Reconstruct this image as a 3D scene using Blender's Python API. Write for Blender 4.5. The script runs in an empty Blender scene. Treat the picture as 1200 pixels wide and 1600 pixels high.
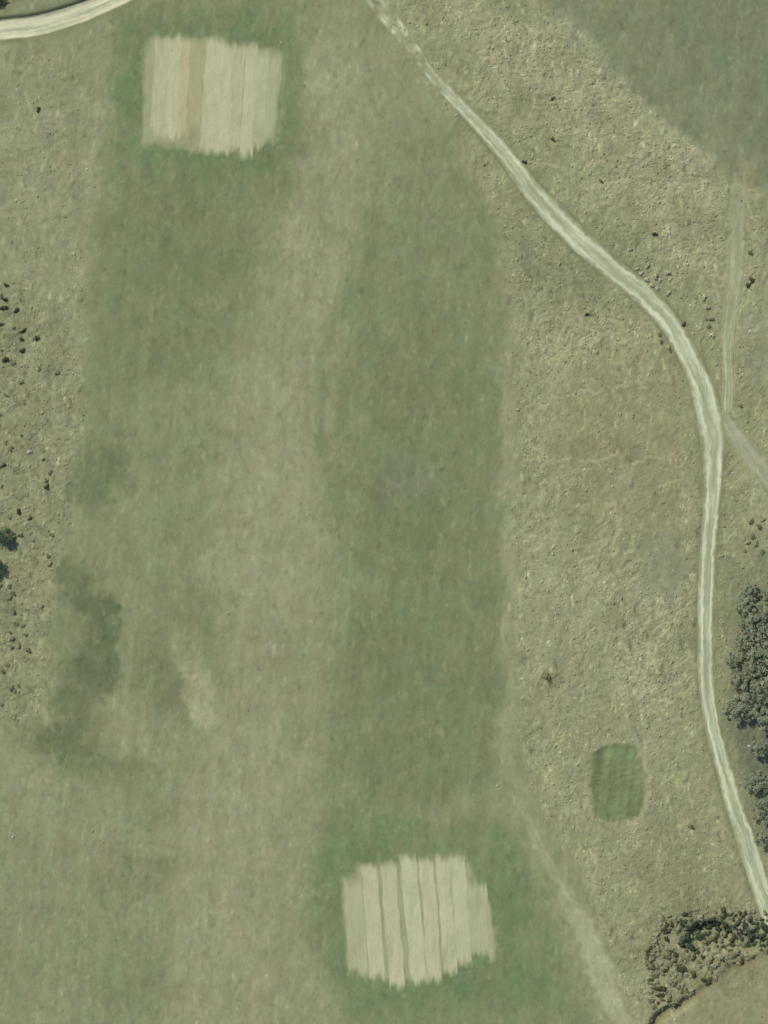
import bpy, math, random
import numpy as np

# ------------------------------------------------------------------ camera, sky, sun, exposure
M_PX = 0.1                                     # metres per photograph pixel (1200 x 1600 px = 120 x 160 m)
S = bpy.context.scene
col = S.collection
SUN_ELEV, SUN_FROM = math.radians(47), math.radians(133)     # light comes from the upper left of the picture

CAM_H = 350.0
cam_d = bpy.data.cameras.new('survey_camera')
cam = bpy.data.objects.new('survey_camera', cam_d); col.objects.link(cam)
cam.location = (0, 0, CAM_H); cam.rotation_euler = (0, 0, 0)
cam_d.sensor_fit = 'VERTICAL'; cam_d.angle = 2*math.atan(80.0/CAM_H)
cam_d.clip_start = 1; cam_d.clip_end = 8000
S.camera = cam

W = bpy.data.worlds.new('World'); S.world = W; W.use_nodes = True
wt = W.node_tree; bg = wt.nodes['Background']
sky = wt.nodes.new('ShaderNodeTexSky'); sky.sky_type = 'NISHITA'; sky.sun_disc = False
sky.sun_elevation = SUN_ELEV; sky.sun_rotation = math.radians(90) - SUN_FROM
wt.links.new(sky.outputs['Color'], bg.inputs['Color']); bg.inputs['Strength'].default_value = 0.12

sd = bpy.data.lights.new('sun', 'SUN'); sd.energy = 3.2; sd.angle = math.radians(0.6); sd.color = (1.0, 0.95, 0.86)
sun = bpy.data.objects.new('sun', sd); col.objects.link(sun)
from mathutils import Vector
sdir = Vector((math.cos(SUN_ELEV)*math.cos(SUN_FROM), math.cos(SUN_ELEV)*math.sin(SUN_FROM), math.sin(SUN_ELEV)))
sun.rotation_euler = sdir.to_track_quat('Z', 'Y').to_euler(); sun.location = (-60, 60, 120)

S.view_settings.view_transform = 'Standard'; S.view_settings.look = 'None'
S.view_settings.gamma = 1; S.view_settings.use_curve_mapping = False
S.view_settings.exposure = 0.62
K = np.array((1.56, 1.63, 1.74), np.float32)     # picture value of a flat surface of albedo 1 under this light
rng = np.random.default_rng(7); random.seed(7)

# ------------------------------------------------------------------ helpers
def lin(c):
    c = np.asarray(c, np.float32)/255.0
    return np.where(c <= 0.04045, c/12.92, ((c+0.055)/1.055)**2.4)
def alb(r, g, b):
    return (lin((r, g, b))/K).astype(np.float32)
def smooth(x, a, b):
    t = np.clip((x-a)/(b-a), 0, 1); return t*t*(3-2*t)

def perlin(x, y, seed):
    xi = np.floor(x).astype(np.int64); yi = np.floor(y).astype(np.int64)
    fx = (x-xi).astype(np.float32); fy = (y-yi).astype(np.float32)
    def g(ix, iy, dx, dy):
        h = (ix*374761393 + iy*668265263 + seed*982451653) & 0xffffffff
        h = ((h ^ (h >> 13))*1274126177) & 0xffffffff
        a = ((h ^ (h >> 16)) & 1023).astype(np.float32)*(2*np.pi/1024)
        return np.cos(a)*dx+np.sin(a)*dy
    u = fx*fx*fx*(fx*(fx*6-15)+10); v = fy*fy*fy*(fy*(fy*6-15)+10)
    a = g(xi, yi, fx, fy); b = g(xi+1, yi, fx-1, fy); c = g(xi, yi+1, fx, fy-1); d = g(xi+1, yi+1, fx-1, fy-1)
    return ((a+(b-a)*u) + ((c+(d-c)*u)-(a+(b-a)*u))*v)*1.5
def fbm(x, y, scale, seed, octv=3, gain=0.5):
    r = 0; a = 1; n = 0
    for o in range(octv):
        q = (seed*1.7+o*2.4) % 6.28; cq, sq = math.cos(q), math.sin(q)
        r = r + a*perlin((x*cq-y*sq)/scale*2**o+o*17.3, (x*sq+y*cq)/scale*2**o-o*9.1, seed+o*31); n += a; a *= gain
    return r/n*1.3

def poly_sd(px, py, pts):                        # signed distance in px, positive inside
    pts = np.asarray(pts, np.float32); n = len(pts)
    d2 = np.full(px.shape, 1e12, np.float32); ins = np.zeros(px.shape, bool)
    for i in range(n):
        ax, ay = pts[i]; bx, by = pts[(i+1) % n]
        ex, ey = bx-ax, by-ay; wx = px-ax; wy = py-ay
        t = np.clip((wx*ex+wy*ey)/(ex*ex+ey*ey+1e-9), 0, 1)
        d2 = np.minimum(d2, (wx-ex*t)**2+(wy-ey*t)**2)
        if ay != by:
            c = ((ay > py) != (by > py)) & (px < ex*(py-ay)/(by-ay)+ax); ins ^= c
    d = np.sqrt(d2); return np.where(ins, d, -d)

def catmull(pts, step):                          # smooth polyline through rows of values (x, y, ...)
    P = np.asarray(pts, float); P = np.vstack([2*P[0]-P[1], P, 2*P[-1]-P[-2]]); out = []
    for i in range(1, len(P)-2):
        p0, p1, p2, p3 = P[i-1], P[i], P[i+1], P[i+2]
        n = max(2, int(np.hypot(*(p2-p1)[:2])/step))
        t = np.linspace(0, 1, n, endpoint=False)[:, None]
        out.append(0.5*((2*p1)+(-p0+p2)*t+(2*p0-5*p1+4*p2-p3)*t*t+(-p0+3*p1-3*p2+p3)*t**3))
    out.append(P[-2][None]); return np.vstack(out)

# ------------------------------------------------------------------ the ground grid (tensor grid: fine in view, coarse to the horizon)
def axis(half, step):
    a = np.arange(-half, half+step/2, step); r = []; x = half; s = step
    while x < 3000: s *= 1.32; x += s; r.append(x)
    r = np.array(r); return np.concatenate([-r[::-1], a, r]).astype(np.float32)
GX, GY = axis(66, 0.2), axis(86, 0.2)
NX, NY = len(GX), len(GY)
X, Y = np.meshgrid(GX, GY)                       # [NY, NX]
PX = X/M_PX+600; PY = 800-Y/M_PX                 # photograph pixels the points stand for
FAR = smooth(np.maximum(np.abs(X)/66, np.abs(Y)/86), 1.0, 1.6)
# warped coordinates, so that no boundary is straight
WX = PX+fbm(PX, PY, 80, 1, 4)*13+fbm(PX, PY, 16, 2, 3)*7
WY = PY+fbm(PX, PY, 80, 3, 4)*14+fbm(PX, PY, 18, 4, 3)*9
WX2 = PX+fbm(PX, PY, 42, 5, 5, .62)*32; WY2 = PY+fbm(PX, PY, 48, 6, 5, .62)*38

C = np.empty(X.shape+(3,), np.float32); C[:] = alb(139, 145, 110)
ROUGH = np.full(X.shape, 0.18, np.float32)       # how tussocky the ground is
def lay(mask, rgb, rough=None):
    global C, ROUGH
    C += (alb(*rgb)-C)*mask[..., None]
    if rough is not None: ROUGH += (rough-ROUGH)*mask
def area(pts, rgb, soft=14, amt=1.0, rough=None, loose=False):
    s = poly_sd(WX2 if loose else WX, WY2 if loose else WY, pts)
    m = smooth(s, -soft, soft)*amt; lay(m, rgb, rough); return m
def blob(x, y, rx, ry, rgb, amt=1.0, rough=None, loose=True):
    ux, uy = (WX2, WY2) if loose else (WX, WY)
    m = smooth(-np.hypot((ux-x)/rx, (uy-y)/ry), -1.25, -0.45)*amt; lay(m, rgb, rough)

# --- broad bands of turf
area([(-400, 60), (120, 70), (160, 200), (138, 420), (132, 700), (108, 850), (75, 1000), (60, 1130), (-400, 1180)], (141, 145, 111), 14, rough=.5)
area([(-400, 430), (60, 430), (125, 560), (122, 700), (95, 860), (80, 980), (50, 1110), (-400, 1150)], (135, 137, 104), 26, .75, rough=.9, loose=True)
area([(-400, -400), (300, -400), (300, -20), (120, 15), (-400, 40)], (122, 128, 97), 10, rough=.5)
area([(180, 30), (290, -60), (470, -60), (470, 130), (476, 200), (462, 280), (425, 380), (398, 470), (372, 560), (345, 680), (322, 760), (312, 860), (290, 960),
      (250, 1020), (180, 1010), (112, 900), (112, 800), (125, 690), (137, 560), (134, 450), (158, 330), (172, 200)], (127, 137, 101), 24, 1-.55*smooth(PY, 640, 980))
area([(190, 20), (445, 20), (462, 120), (465, 230), (400, 330), (370, 500), (300, 600), (200, 600), (150, 540), (172, 330), (182, 200)], (117, 128, 93), 30, .85)
area([(320, 560), (350, 640), (310, 900), (200, 900), (210, 640)], (128, 139, 102), 30, .7, loose=True)
area([(588, 175), (715, 185), (762, 260), (782, 420), (784, 600), (772, 760), (785, 900), (782, 1090), (752, 1240), (800, 1290), (850, 1390), (880, 1490), (912, 1570), (960, 1700),
      (560, 1700), (545, 1590), (488, 1470), (492, 1330), (512, 1180), (528, 1050), (542, 900), (520, 800), (485, 690), (505, 520), (552, 400), (572, 260)], (122, 133, 97), 20, .3+.7*smooth(PY+.25*(PX-650), 150, 420))
area([(590, 560), (765, 560), (776, 900), (772, 1080), (735, 1240), (560, 1240), (535, 1060), (560, 900), (600, 760)], (116, 128, 92), 40, .75, loose=True)
area([(600, 230), (700, 230), (740, 330), (740, 480), (600, 480)], (126, 137, 102), 30, .6, loose=True)
# pale verges along the middle turf, and faint stripes within it
area([(784, 560), (800, 560), (806, 820), (800, 1000), (795, 1200), (786, 1200), (786, 900), (780, 700)], (150, 154, 120), 7, .55)
area([(505, 440), (520, 440), (500, 720), (486, 720)], (122, 131, 97), 6, .6); area([(522, 500), (540, 500), (520, 720), (508, 720)], (148, 150, 116), 7, .55)
area([(480, 60), (555, 60), (560, 300), (520, 480), (490, 520), (400, 520), (465, 300)], (148, 152, 118), 18, .6)
area([(390, 560), (500, 540), (480, 760), (470, 1040), (430, 1300), (440, 1640), (270, 1640), (265, 1300), (340, 1040), (345, 760)], (147, 150, 117), 28, .65)
# --- right-hand rough
area([(560, -60), (850, -60), (960, 110), (1115, 265), (1200, 300), (1700, 300), (1700, 2000), (985, 2000), (960, 1500), (905, 1350), (830, 1240), (806, 1100), (802, 520),
      (792, 390), (700, 170), (620, 70)], (143, 146, 110), 12, rough=.75)
area([(880, 560), (1070, 540), (1085, 780), (1040, 860), (900, 800), (850, 680)], (140, 139, 105), 40, .8, rough=.55, loose=True)
area([(800, 500), (1010, 470), (1000, 580), (830, 600)], (147, 147, 112), 30, .6, rough=1.0, loose=True)
area([(700, 20), (880, 60), (1110, 260), (1130, 420), (1060, 430), (960, 300), (820, 160)], (150, 150, 117), 26, .7, rough=1.1, loose=True)
area([(930, 860), (1082, 900), (1085, 1130), (1010, 1120), (950, 1060)], (150, 151, 117), 34, .8, rough=1.15, loose=True)
area([(800, 830), (940, 830), (950, 1120), (810, 1140)], (146, 148, 114), 24, .6, rough=.7)
area([(990, 835), (1060, 845), (1062, 925), (1005, 935)], (130, 136, 111), 14, .6, rough=.2, loose=True)
area([(1165, 490), (1230, 480), (1230, 590), (1170, 590)], (134, 138, 113), 20, .5, rough=.3)
area([(930, 1290), (1120, 1260), (1180, 1420), (1020, 1420)], (138, 139, 106), 26, .6, rough=.75)
area([(1120, 1480), (1300, 1440), (1300, 1800), (1040, 1800), (1060, 1610)], (138, 139, 106), 20, .9, rough=.3)
area([(780, 300), (860, 350), (1000, 470), (830, 480), (790, 400)], (130, 133, 101), 24, .7, rough=.8, loose=True)
area([(840, 240), (1040, 430), (990, 440), (880, 330)], (130, 139, 104), 18, .55, loose=True)
blob(1000, 400, 60, 40, (128, 136, 103), .5)
area([(1128, 860), (1300, 860), (1300, 1420), (1165, 1300), (1135, 1140)], (124, 129, 102), 16, .7, rough=.5)
area([(1140, 1120), (1300, 1120), (1300, 1400), (1190, 1300)], (104, 112, 88), 18, .8, rough=.5)
# --- field in the upper right
area([(800, -300), (838, -10), (872, 22), (915, 75), (965, 125), (1040, 192), (1105, 248), (1140, 285), (1200, 305), (1800, 330), (1800, -300)], (125, 133, 103), 12, rough=.22)
area([(990, -60), (1800, -60), (1800, 240), (1160, 240), (1050, 150)], (117, 127, 98), 50, .75, loose=True)
area([(1155, 250), (1180, 250), (1178, 330), (1162, 420), (1166, 520), (1146, 520), (1150, 330)], (147, 148, 115), 7, .6)
area([(890, 20), (960, 110), (1040, 185), (1120, 250), (1110, 275), (1030, 215), (940, 125), (870, 35)], (151, 153, 121), 9, .6, rough=1.0)
# --- damp green hollows and the ungrazed growth on the left
for x, y, rx, ry, a in ((165, 730, 48, 50, .75), (135, 775, 42, 28, .6), (122, 915, 40, 40, .5), (150, 975, 34, 62, .95), (150, 1050, 36, 42, .9), (112, 1085, 50, 46, .75),
                        (95, 1155, 60, 36, .9), (128, 1190, 45, 26, .6), (190, 1210, 70, 34, .5), (250, 1060, 58, 70, .5), (275, 1110, 44, 46, .45), (100, 1000, 34, 60, .4), (112, 895, 26, 40, .7), (132, 935, 24, 36, .8), (168, 1010, 18, 50, .8), (140, 1120, 40, 26, .6)):
    blob(x, y, rx, ry, (101, 114, 82), a*.96, rough=.25)
blob(160, 985, 22, 52, (97, 110, 78), .55); blob(150, 1045, 20, 32, (99, 108, 80), .5); blob(90, 1160, 34, 18, (97, 109, 77), .55)
area([(266, 1000), (298, 996), (334, 1056), (334, 1140), (300, 1142), (286, 1062)], (157, 160, 124), 8, .95)
area([(230, 900), (350, 930), (350, 1100), (330, 1060), (290, 990), (240, 980)], (122, 132, 97), 26, .7, loose=True)
area([(-300, 1230), (250, 1240), (240, 1420), (250, 1700), (-300, 1700)], (133, 142, 108), 40, .75, rough=.3, loose=True)
for x, y, rx, ry, c, a in ((200, 1370, 80, 40, (124, 131, 98), .6), (120, 1470, 90, 70, (124, 135, 99), .55), (200, 1550, 80, 60, (120, 133, 97), .6), (40, 1240, 60, 40, (144, 147, 114), .6),
                           (150, 1320, 60, 40, (136, 134, 103), .5), (40, 1430, 50, 60, (136, 137, 110), .5), (60, 1560, 70, 60, (132, 141, 106), .5), (230, 1240, 50, 60, (124, 134, 99), .55),
                           (450, 1010, 50, 60, (138, 143, 109), .6), (560, 905, 46, 30, (130, 143, 108), .5), (640, 745, 60, 40, (117, 127, 105), .5), (480, 1520, 60, 60, (140, 146, 112), .5),
                           (640, 600, 60, 70, (125, 129, 97), .4), (560, 1080, 50, 60, (123, 132, 96), .4), (720, 850, 40, 70, (124, 133, 95), .4), (700, 1270, 80, 26, (138, 142, 107), .6)):
    blob(x, y, rx, ry, c, a)
# lush ring around the lower mown square, and around the upper one
ring = poly_sd(WX2, WY2, [(540, 1330), (620, 1310), (760, 1330), (800, 1420), (790, 1520), (660, 1560), (560, 1540), (520, 1440)])
lay(smooth(ring, -62, -8)*.7, (113, 131, 91))
ring = poly_sd(WX2, WY2, [(222, 55), (330, 45), (445, 70), (440, 230), (380, 248), (218, 236)])
lay(smooth(ring, -48, -6)*.6, (110, 128, 90))
area([(560, 1510), (800, 1480), (850, 1400), (880, 1500), (900, 1590), (560, 1590)], (115, 132, 94), 22, .6, loose=True)
for x, y, rx, ry, a in ((520, 1345, 34, 40, .7), (575, 1300, 46, 22, .5), (590, 1555, 40, 22, .7), (800, 1390, 34, 50, .7), (820, 1540, 44, 40, .6), (700, 1540, 60, 26, .5), (200, 200, 26, 90, .5), (240, 245, 40, 20, .5), (350, 250, 80, 26, .45), (400, 45, 50, 18, .5)):
    blob(x, y, rx, ry, (106, 129, 90), a*.75)
blob(1095, 1470, 130, 90, (128, 128, 97), .7, rough=.9); blob(855, 1058, 15, 14, (112, 116, 84), .75, rough=.9)

# --- every band varies: broad tone, hue drift, mower streaks, fine mottling, tussocks
def mul(f): 
    global C
    C *= (1+f)[..., None]
n1 = fbm(PX, PY, 130, 11, 5, .65); mul(n1*.12)
RC = np.clip(ROUGH, 0, 1)
hue = fbm(PX, PY*.8, 44, 12, 5, .7); C[..., 0] *= 1+hue*.11*(1-.65*RC); C[..., 2] *= 1-fbm(PX, PY, 40, 13, 5, .7)*.11; C[..., 1] *= 1+fbm(PX, PY, 55, 19, 4)*.03
C *= 1+np.array((.012, 0, -.035), np.float32)*(1-RC*1.35)[..., None]
slant = PX+PY*0.10
mul(fbm(slant, PY*.08, 9, 14, 3)*.085*(1-RC*.5)); mul(fbm(slant, PY*.07, 26, 24, 3)*.08*(1-RC*.7)); mul(fbm(PX, PY*.7, 26, 15, 5, .72)*.20)
mul(fbm(PX, PY*.55, 6.5, 16, 3, .75)*(.12+.10*ROUGH))
mul(np.maximum(fbm(PX, PY*.6, 11, 17, 3)-.34, 0)*-.75*(.5+.7*ROUGH)); mul(np.maximum(fbm(PX*1.2, PY*.5, 11, 18, 3)-.34, 0)*.85*(.5+ROUGH))
TU = (1-RC)*(1-FAR)
lay(smooth(fbm(PX, PY*.55, 34, 73, 5, .72), .12, .42)*.38*TU, (137, 136, 103)); lay(smooth(fbm(PX, PY*.55, 38, 74, 5, .72), .14, .45)*.36*TU, (114, 128, 91))
lay(smooth(fbm(PX, PY*.6, 20, 75, 4, .7), .28, .55)*.4*TU, (150, 154, 119)); lay(smooth(fbm(PX, PY*.5, 16, 76, 4, .7), .32, .6)*.4*TU, (107, 120, 87))
# scuffed short dashes of dry stalks in the turf
mul(smooth(fbm(PX*1.6, PY*.35, 6, 27, 2), .5, .85)*.12*smooth(fbm(PX, PY, 50, 28, 3), -.1, .5)); mul(smooth(fbm(PX*1.4, PY*.4, 6, 29, 2), .5, .85)*-.12*smooth(fbm(PX, PY, 45, 30, 3), -.1, .5))
# dark weedy mottling in the left-hand rough
lm = smooth(fbm(PX, PY, 17, 31, 4, .65), .05, .6)*smooth(PX, 120, 30)*(smooth(PY, 400, 480)*(1-smooth(PY, 1120, 1190)))*(1-FAR)
lay(lm.astype(np.float32)*.8, (106, 109, 78))
lm = smooth(fbm(PX, PY, 14, 33, 4, .65), .1, .6)*smooth(-np.hypot((PX-255)/75, (PY-1070)/95), -1.2, -.4)
lay(lm.astype(np.float32)*.6, (106, 120, 87))
# bent straw in the rough: pale threads that run up to the right above, upright further down
ang = smooth(PY, 300, 650)*0.9+0.55+fbm(PX, PY, 120, 21, 2)*.6
ua = PX*np.cos(ang)-PY*np.sin(ang); va = PX*np.sin(ang)+PY*np.cos(ang)
thr = np.clip(1-np.abs(fbm(ua*.35, va, 15, 22, 3, .6))*4.5, 0, 1); thr = np.maximum(thr, np.clip(1-np.abs(fbm(PX, PY, 22, 23, 3, .6))*6, 0, 1)*.8)*smooth(fbm(PX, PY, 60, 25, 3), -.5, .3)
mul(thr*.40*np.clip(ROUGH-.2, 0, 1)); mul(fbm(PX, PY, 34, 81, 4, .7)*.13*np.clip(ROUGH-.2, 0, 1)); mul(smooth(fbm(ua*.6, va, 13, 82, 3, .65), .2, .6)*-.15*np.clip(ROUGH-.2, 0, 1)); mul((1-thr)*-.06*np.clip(ROUGH-.3, 0, 1))
# narrow animal trails worn into the rough
GI = lambda v, half, n: int(np.clip(np.searchsorted(GX if n == 'x' else GY, v), 0, (NX if n == 'x' else NY)-1))
def stamp(path, reach):                          # distance (m), arclength and side of the nearest path point on the grid
    D = np.full(X.shape, 1e3, np.float32); A = np.zeros(X.shape, np.float32)
    for k in range(len(path)):
        x, y = path[k, 0], path[k, 1]
        i0, i1 = GI(x-reach, 0, 'x'), GI(x+reach, 0, 'x')+1; j0, j1 = GI(y-reach, 0, 'y'), GI(y+reach, 0, 'y')+1
        d = np.hypot(X[j0:j1, i0:i1]-x, Y[j0:j1, i0:i1]-y)
        m = d < D[j0:j1, i0:i1]; D[j0:j1, i0:i1][m] = d[m]; A[j0:j1, i0:i1][m] = k
    return D, A
def w(pts):                                      # photograph pixels to metres, further columns in px scaled only when widths
    P = np.asarray(pts, float).copy(); P[:, 0] = (P[:, 0]-600)*M_PX; P[:, 1] = (800-P[:, 1])*M_PX; return P
trails = [[(806, 645), (850, 630), (905, 614), (960, 604), (1010, 600)], [(820, 690), (870, 720), (930, 715), (980, 712)], [(880, 730), (950, 735), (1020, 715), (1060, 705)],
          [(900, 790), (960, 785), (1010, 770), (1070, 740)], [(985, 812), (960, 835), (940, 860), (930, 900)], [(940, 865), (990, 864)], [(825, 918), (880, 910), (925, 905)],
          [(1000, 300), (960, 318), (920, 334), (890, 350)], [(800, 250), (870, 262), (930, 255), (980, 240)], [(745, 60), (790, 45), (840, 35)], [(1000, 560), (1002, 620)],
          [(870, 300), (900, 297), (950, 285), (1010, 270)], [(1020, 420), (1060, 400), (1110, 380)], [(1050, 450), (1100, 438), (1130, 430)], [(950, 430), (1010, 480), (1030, 540), (1010, 590)],
          [(826, 640), (845, 700), (850, 760), (835, 820)], [(960, 780), (970, 830), (960, 870)], [(905, 880), (935, 860), (975, 815)], [(940, 1290), (930, 1350), (925, 1400)],
          [(1010, 1180), (1012, 1250), (985, 1290), (980, 1330)], [(972, 1440), (974, 1480)], [(890, 1400), (920, 1440), (940, 1480), (985, 1560)], [(855, 560), (900, 540), (960, 520), (1020, 500)],
          [(760, 90), (830, 120), (900, 150), (980, 170)], [(850, 180), (905, 200), (960, 195)], [(1030, 330), (1060, 300), (1100, 280)]]
for i, t in enumerate(trails):
    P = catmull(w(t), 0.25); P[:, 0] += fbm(np.arange(len(P))*1., np.zeros(len(P))+i*50, 9, 40, 3)*1.1; P[:, 1] += fbm(np.arange(len(P))*1., np.zeros(len(P))+i*50, 9, 41, 3)*1.1
    D, A = stamp(P, 1.2)
    brk = smooth(fbm(A*.25, PX*0+i*7., 2.2, 42, 2), -.3, .25)
    lay(smooth(-D, -.36, -.06)*brk*.95, (166, 164, 130))

# ------------------------------------------------------------------ relief
H = (fbm(PX, PY, 420, 50, 2)*.35 + fbm(PX, PY, 110, 51, 3)*.07)*(1-FAR) + fbm(PX, PY, 6000, 52, 3)*6*FAR
micro = fbm(PX, PY, 16, 53, 4)*.11 + fbm(ua*.45, va, 13, 54, 3)*.12 + fbm(PX, PY, 4.5, 55, 1)*.025 + np.clip(thr, 0, 1)*.05
H += micro*np.clip(ROUGH, 0, 1.2)*(1-FAR) + fbm(PX, PY, 12, 56, 2)*.012*(1-FAR)
H += .30*smooth(poly_sd(WX, WY, [(862, -300), (880, 20), (965, 125), (1040, 192), (1105, 248), (1140, 285), (1200, 305), (1800, 330), (1800, -300)]), 14, -14)*smooth(poly_sd(PX, PY, [(700, -100), (900, -100), (1200, 240), (1200, 340), (1100, 330)]), -60, 60)
# scrubby hollow in the lower right with a steep upper bank, and the gully that drains it
sh = poly_sd(WX, WY, [(1062, 1446), (1085, 1434), (1130, 1432), (1170, 1440), (1215, 1452), (1330, 1490), (1330, 1540), (1200, 1486), (1140, 1494), (1090, 1492), (1066, 1474)])
H -= 1.5*smooth(sh, -2, 20)
gp = catmull(w([(1012, 1625), (1028, 1594), (1042, 1582), (1064, 1570), (1090, 1552), (1112, 1536), (1136, 1518), (1160, 1506), (1186, 1496)]), .2)
GD, GA = stamp(gp, 2.2); gw = .75-.4*smooth(GA, 20, 70)
H -= smooth(-GD, -gw-.5, -gw*.35)*(1.15-.95*smooth(GA, 22, 62))
lay(smooth(-GD, -1.2, -.3)*.5, (112, 106, 78))  # gully's dark shadow mixed as brown into the ground colour

# ------------------------------------------------------------------ tracks
def sample(F, x, y):
    i = np.clip(np.searchsorted(GX, x)-1, 0, NX-2); j = np.clip(np.searchsorted(GY, y)-1, 0, NY-2)
    fx = ((x-GX[i])/(GX[i+1]-GX[i])); fy = ((y-GY[j])/(GY[j+1]-GY[j]))
    if F.ndim == 3: fx = fx[..., None]; fy = fy[..., None]
    return (F[j, i]*(1-fx)+F[j, i+1]*fx)*(1-fy)+(F[j+1, i]*(1-fx)+F[j+1, i+1]*fx)*fy

def tag(o, label=None, cat=None, group=None, kind=None):
    if label: o['label'] = label
    if cat: o['category'] = cat
    if group: o['group'] = group
    if kind: o['kind'] = kind
    return o
def add_mesh(name, V, Fc, mat, colours=None, smooth_=False, parent=None):
    me = bpy.data.meshes.new(name)
    V = np.asarray(V, np.float32); Fc = np.asarray(Fc, np.int32)
    me.vertices.add(len(V)); me.vertices.foreach_set('co', V.ravel())
    n = Fc.shape[1]
    me.loops.add(Fc.size); me.loops.foreach_set('vertex_index', Fc.ravel())
    me.polygons.add(len(Fc)); me.polygons.foreach_set('loop_start', np.arange(0, Fc.size, n, dtype=np.int32))
    me.polygons.foreach_set('loop_total', np.full(len(Fc), n, np.int32))
    if smooth_: me.polygons.foreach_set('use_smooth', np.ones(len(Fc), bool))
    me.update(calc_edges=True)
    if colours is not None:
        a = me.color_attributes.new('tint', 'FLOAT_COLOR', 'POINT')
        c4 = np.ones((len(V), 4), np.float32); c4[:, :3] = np.clip(colours, 0, 1); a.data.foreach_set('color', c4.ravel())
    me.materials.append(mat)
    o = bpy.data.objects.new(name, me); col.objects.link(o)
    if parent: o.parent = parent
    return o
def grid_faces(nr, nc):
    a = (np.arange(nr-1)[:, None]*nc+np.arange(nc-1)[None]).ravel()
    return np.stack([a, a+1, a+nc+1, a+nc], 1)

def turf_material(name, fine=9.0, amt=.16, bump=.25, rough=.95):
    m = bpy.data.materials.new(name); m.use_nodes = True; t = m.node_tree; L = t.links.new
    b = t.nodes['Principled BSDF']; b.inputs['Roughness'].default_value = rough; b.inputs['Specular IOR Level'].default_value = .12
    at = t.nodes.new('ShaderNodeAttribute'); at.attribute_name = 'tint'
    tc = t.nodes.new('ShaderNodeTexCoord'); no = t.nodes.new('ShaderNodeTexNoise'); no.inputs['Scale'].default_value = fine; no.inputs['Detail'].default_value = 4
    L(tc.outputs['Object'], no.inputs['Vector'])
    mr = t.nodes.new('ShaderNodeMapRange'); mr.inputs['From Min'].default_value = .25; mr.inputs['From Max'].default_value = .75
    mr.inputs['To Min'].default_value = 1-amt; mr.inputs['To Max'].default_value = 1+amt; L(no.outputs['Fac'], mr.inputs['Value'])
    mx = t.nodes.new('ShaderNodeVectorMath'); mx.operation = 'SCALE'; L(at.outputs['Color'], mx.inputs[0]); L(mr.outputs['Result'], mx.inputs['Scale'])
    L(mx.outputs['Vector'], b.inputs['Base Color'])
    bp = t.nodes.new('ShaderNodeBump'); bp.inputs['Strength'].default_value = bump; bp.inputs['Distance'].default_value = .05
    L(no.outputs['Fac'], bp.inputs['Height']); L(bp.outputs['Normal'], b.inputs['Normal'])
    return m
M_TURF = turf_material('turf_and_dry_grass'); M_DIRT = turf_material('pale_dirt', 6, .06, .15); M_STRAW = turf_material('mown_straw', 7, .07, .2)

pending = []
H_BASE = H.copy()
def track(name, pts, rut_rgb, mid_rgb, label, seed, cols=37, rut=.62, rutw=.2, streak=.2, blot=0.0, lower=True, wander=.12, edge=.72, spots=(), crown=0.0):
    """pts rows: px, py, half width px, strength. A draped strip that feathers into the turf at its edges."""
    global H, ROUGH
    P = catmull(w(pts), .22); hw = P[:, 2]*M_PX*.88; st = np.clip(P[:, 3], 0, 1)
    T = np.gradient(P[:, :2], axis=0); T /= np.linalg.norm(T, axis=1)[:, None]; N = np.stack([T[:, 1], -T[:, 0]], 1)
    s = np.concatenate([[0], np.cumsum(np.hypot(*np.diff(P[:, :2], axis=0).T))])
    t = np.linspace(-1, 1, cols)
    SS, TT = np.meshgrid(s, t, indexing='ij'); HW = hw[:, None]*(1+.0*TT)
    VX = P[:, 0:1]+N[:, 0:1]*TT*HW*1.22; VY = P[:, 1:2]+N[:, 1:2]*TT*HW*1.22
    u = TT*1.22+fbm(SS, TT*0, 5, seed, 3)*wander+fbm(SS, TT*2., 1.1, seed+1, 2)*wander*.8     # wandering lateral coordinate
    um = u*HW
    ruts = np.maximum(smooth(-np.abs(u-rut), -rutw*1.6, -rutw*.35), smooth(-np.abs(u+rut), -rutw*1.6, -rutw*.35))
    stv = np.broadcast_to(st[:, None], u.shape)
    if blot: stv = np.clip(stv+fbm(SS, um*1.3, 2.2, seed+9, 3)*blot*(1-stv)*2.2-(1-stv)*.12*blot, 0, 1)
    al = smooth(-np.abs(u), -1.08, -edge)*stv
    fine = fbm(SS*.06, um, .42, seed+3, 4, .6)
    c = alb(*mid_rgb)+(alb(*rut_rgb)-alb(*mid_rgb))*(np.clip(ruts*.6+.28+fine*.8+fbm(SS*.12, um*.7, 1.6, seed+6, 2)*.5, 0, 1))[..., None]
    c = c*(1+fine*streak+fbm(SS, um, 1.3, seed+5, 4, .65)*.13)[..., None]
    for bx, by, br in spots:                     # bare scuffed patches where the track breaks up
        sx, sy = w([(bx, by)])[0]; al = np.maximum(al, smooth(-np.hypot(VX-sx, VY-sy)/(br*M_PX)+fbm(VX, VY, .9, seed+12, 3)*.45, -1.15, -.55)*.95)
    mid = smooth(-np.abs(u+fbm(SS, TT*0, 14, seed+21, 2)*.25), -.34, -.12)*smooth(fbm(SS, TT*0, 11, seed+22, 3), -.45, .25)   # grassy crown between the wheels
    c = c+(alb(146, 155, 120)-c)*(mid*crown)[..., None]
    g = sample(C, VX, VY); c = g+(c-g)*al[..., None]
    return dict(name=name, label=label, VX=VX, VY=VY, c=c, u=u, ruts=ruts, al=al, shape=VX.shape, path=P, hw=hw, st=st)
TR = []
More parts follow.
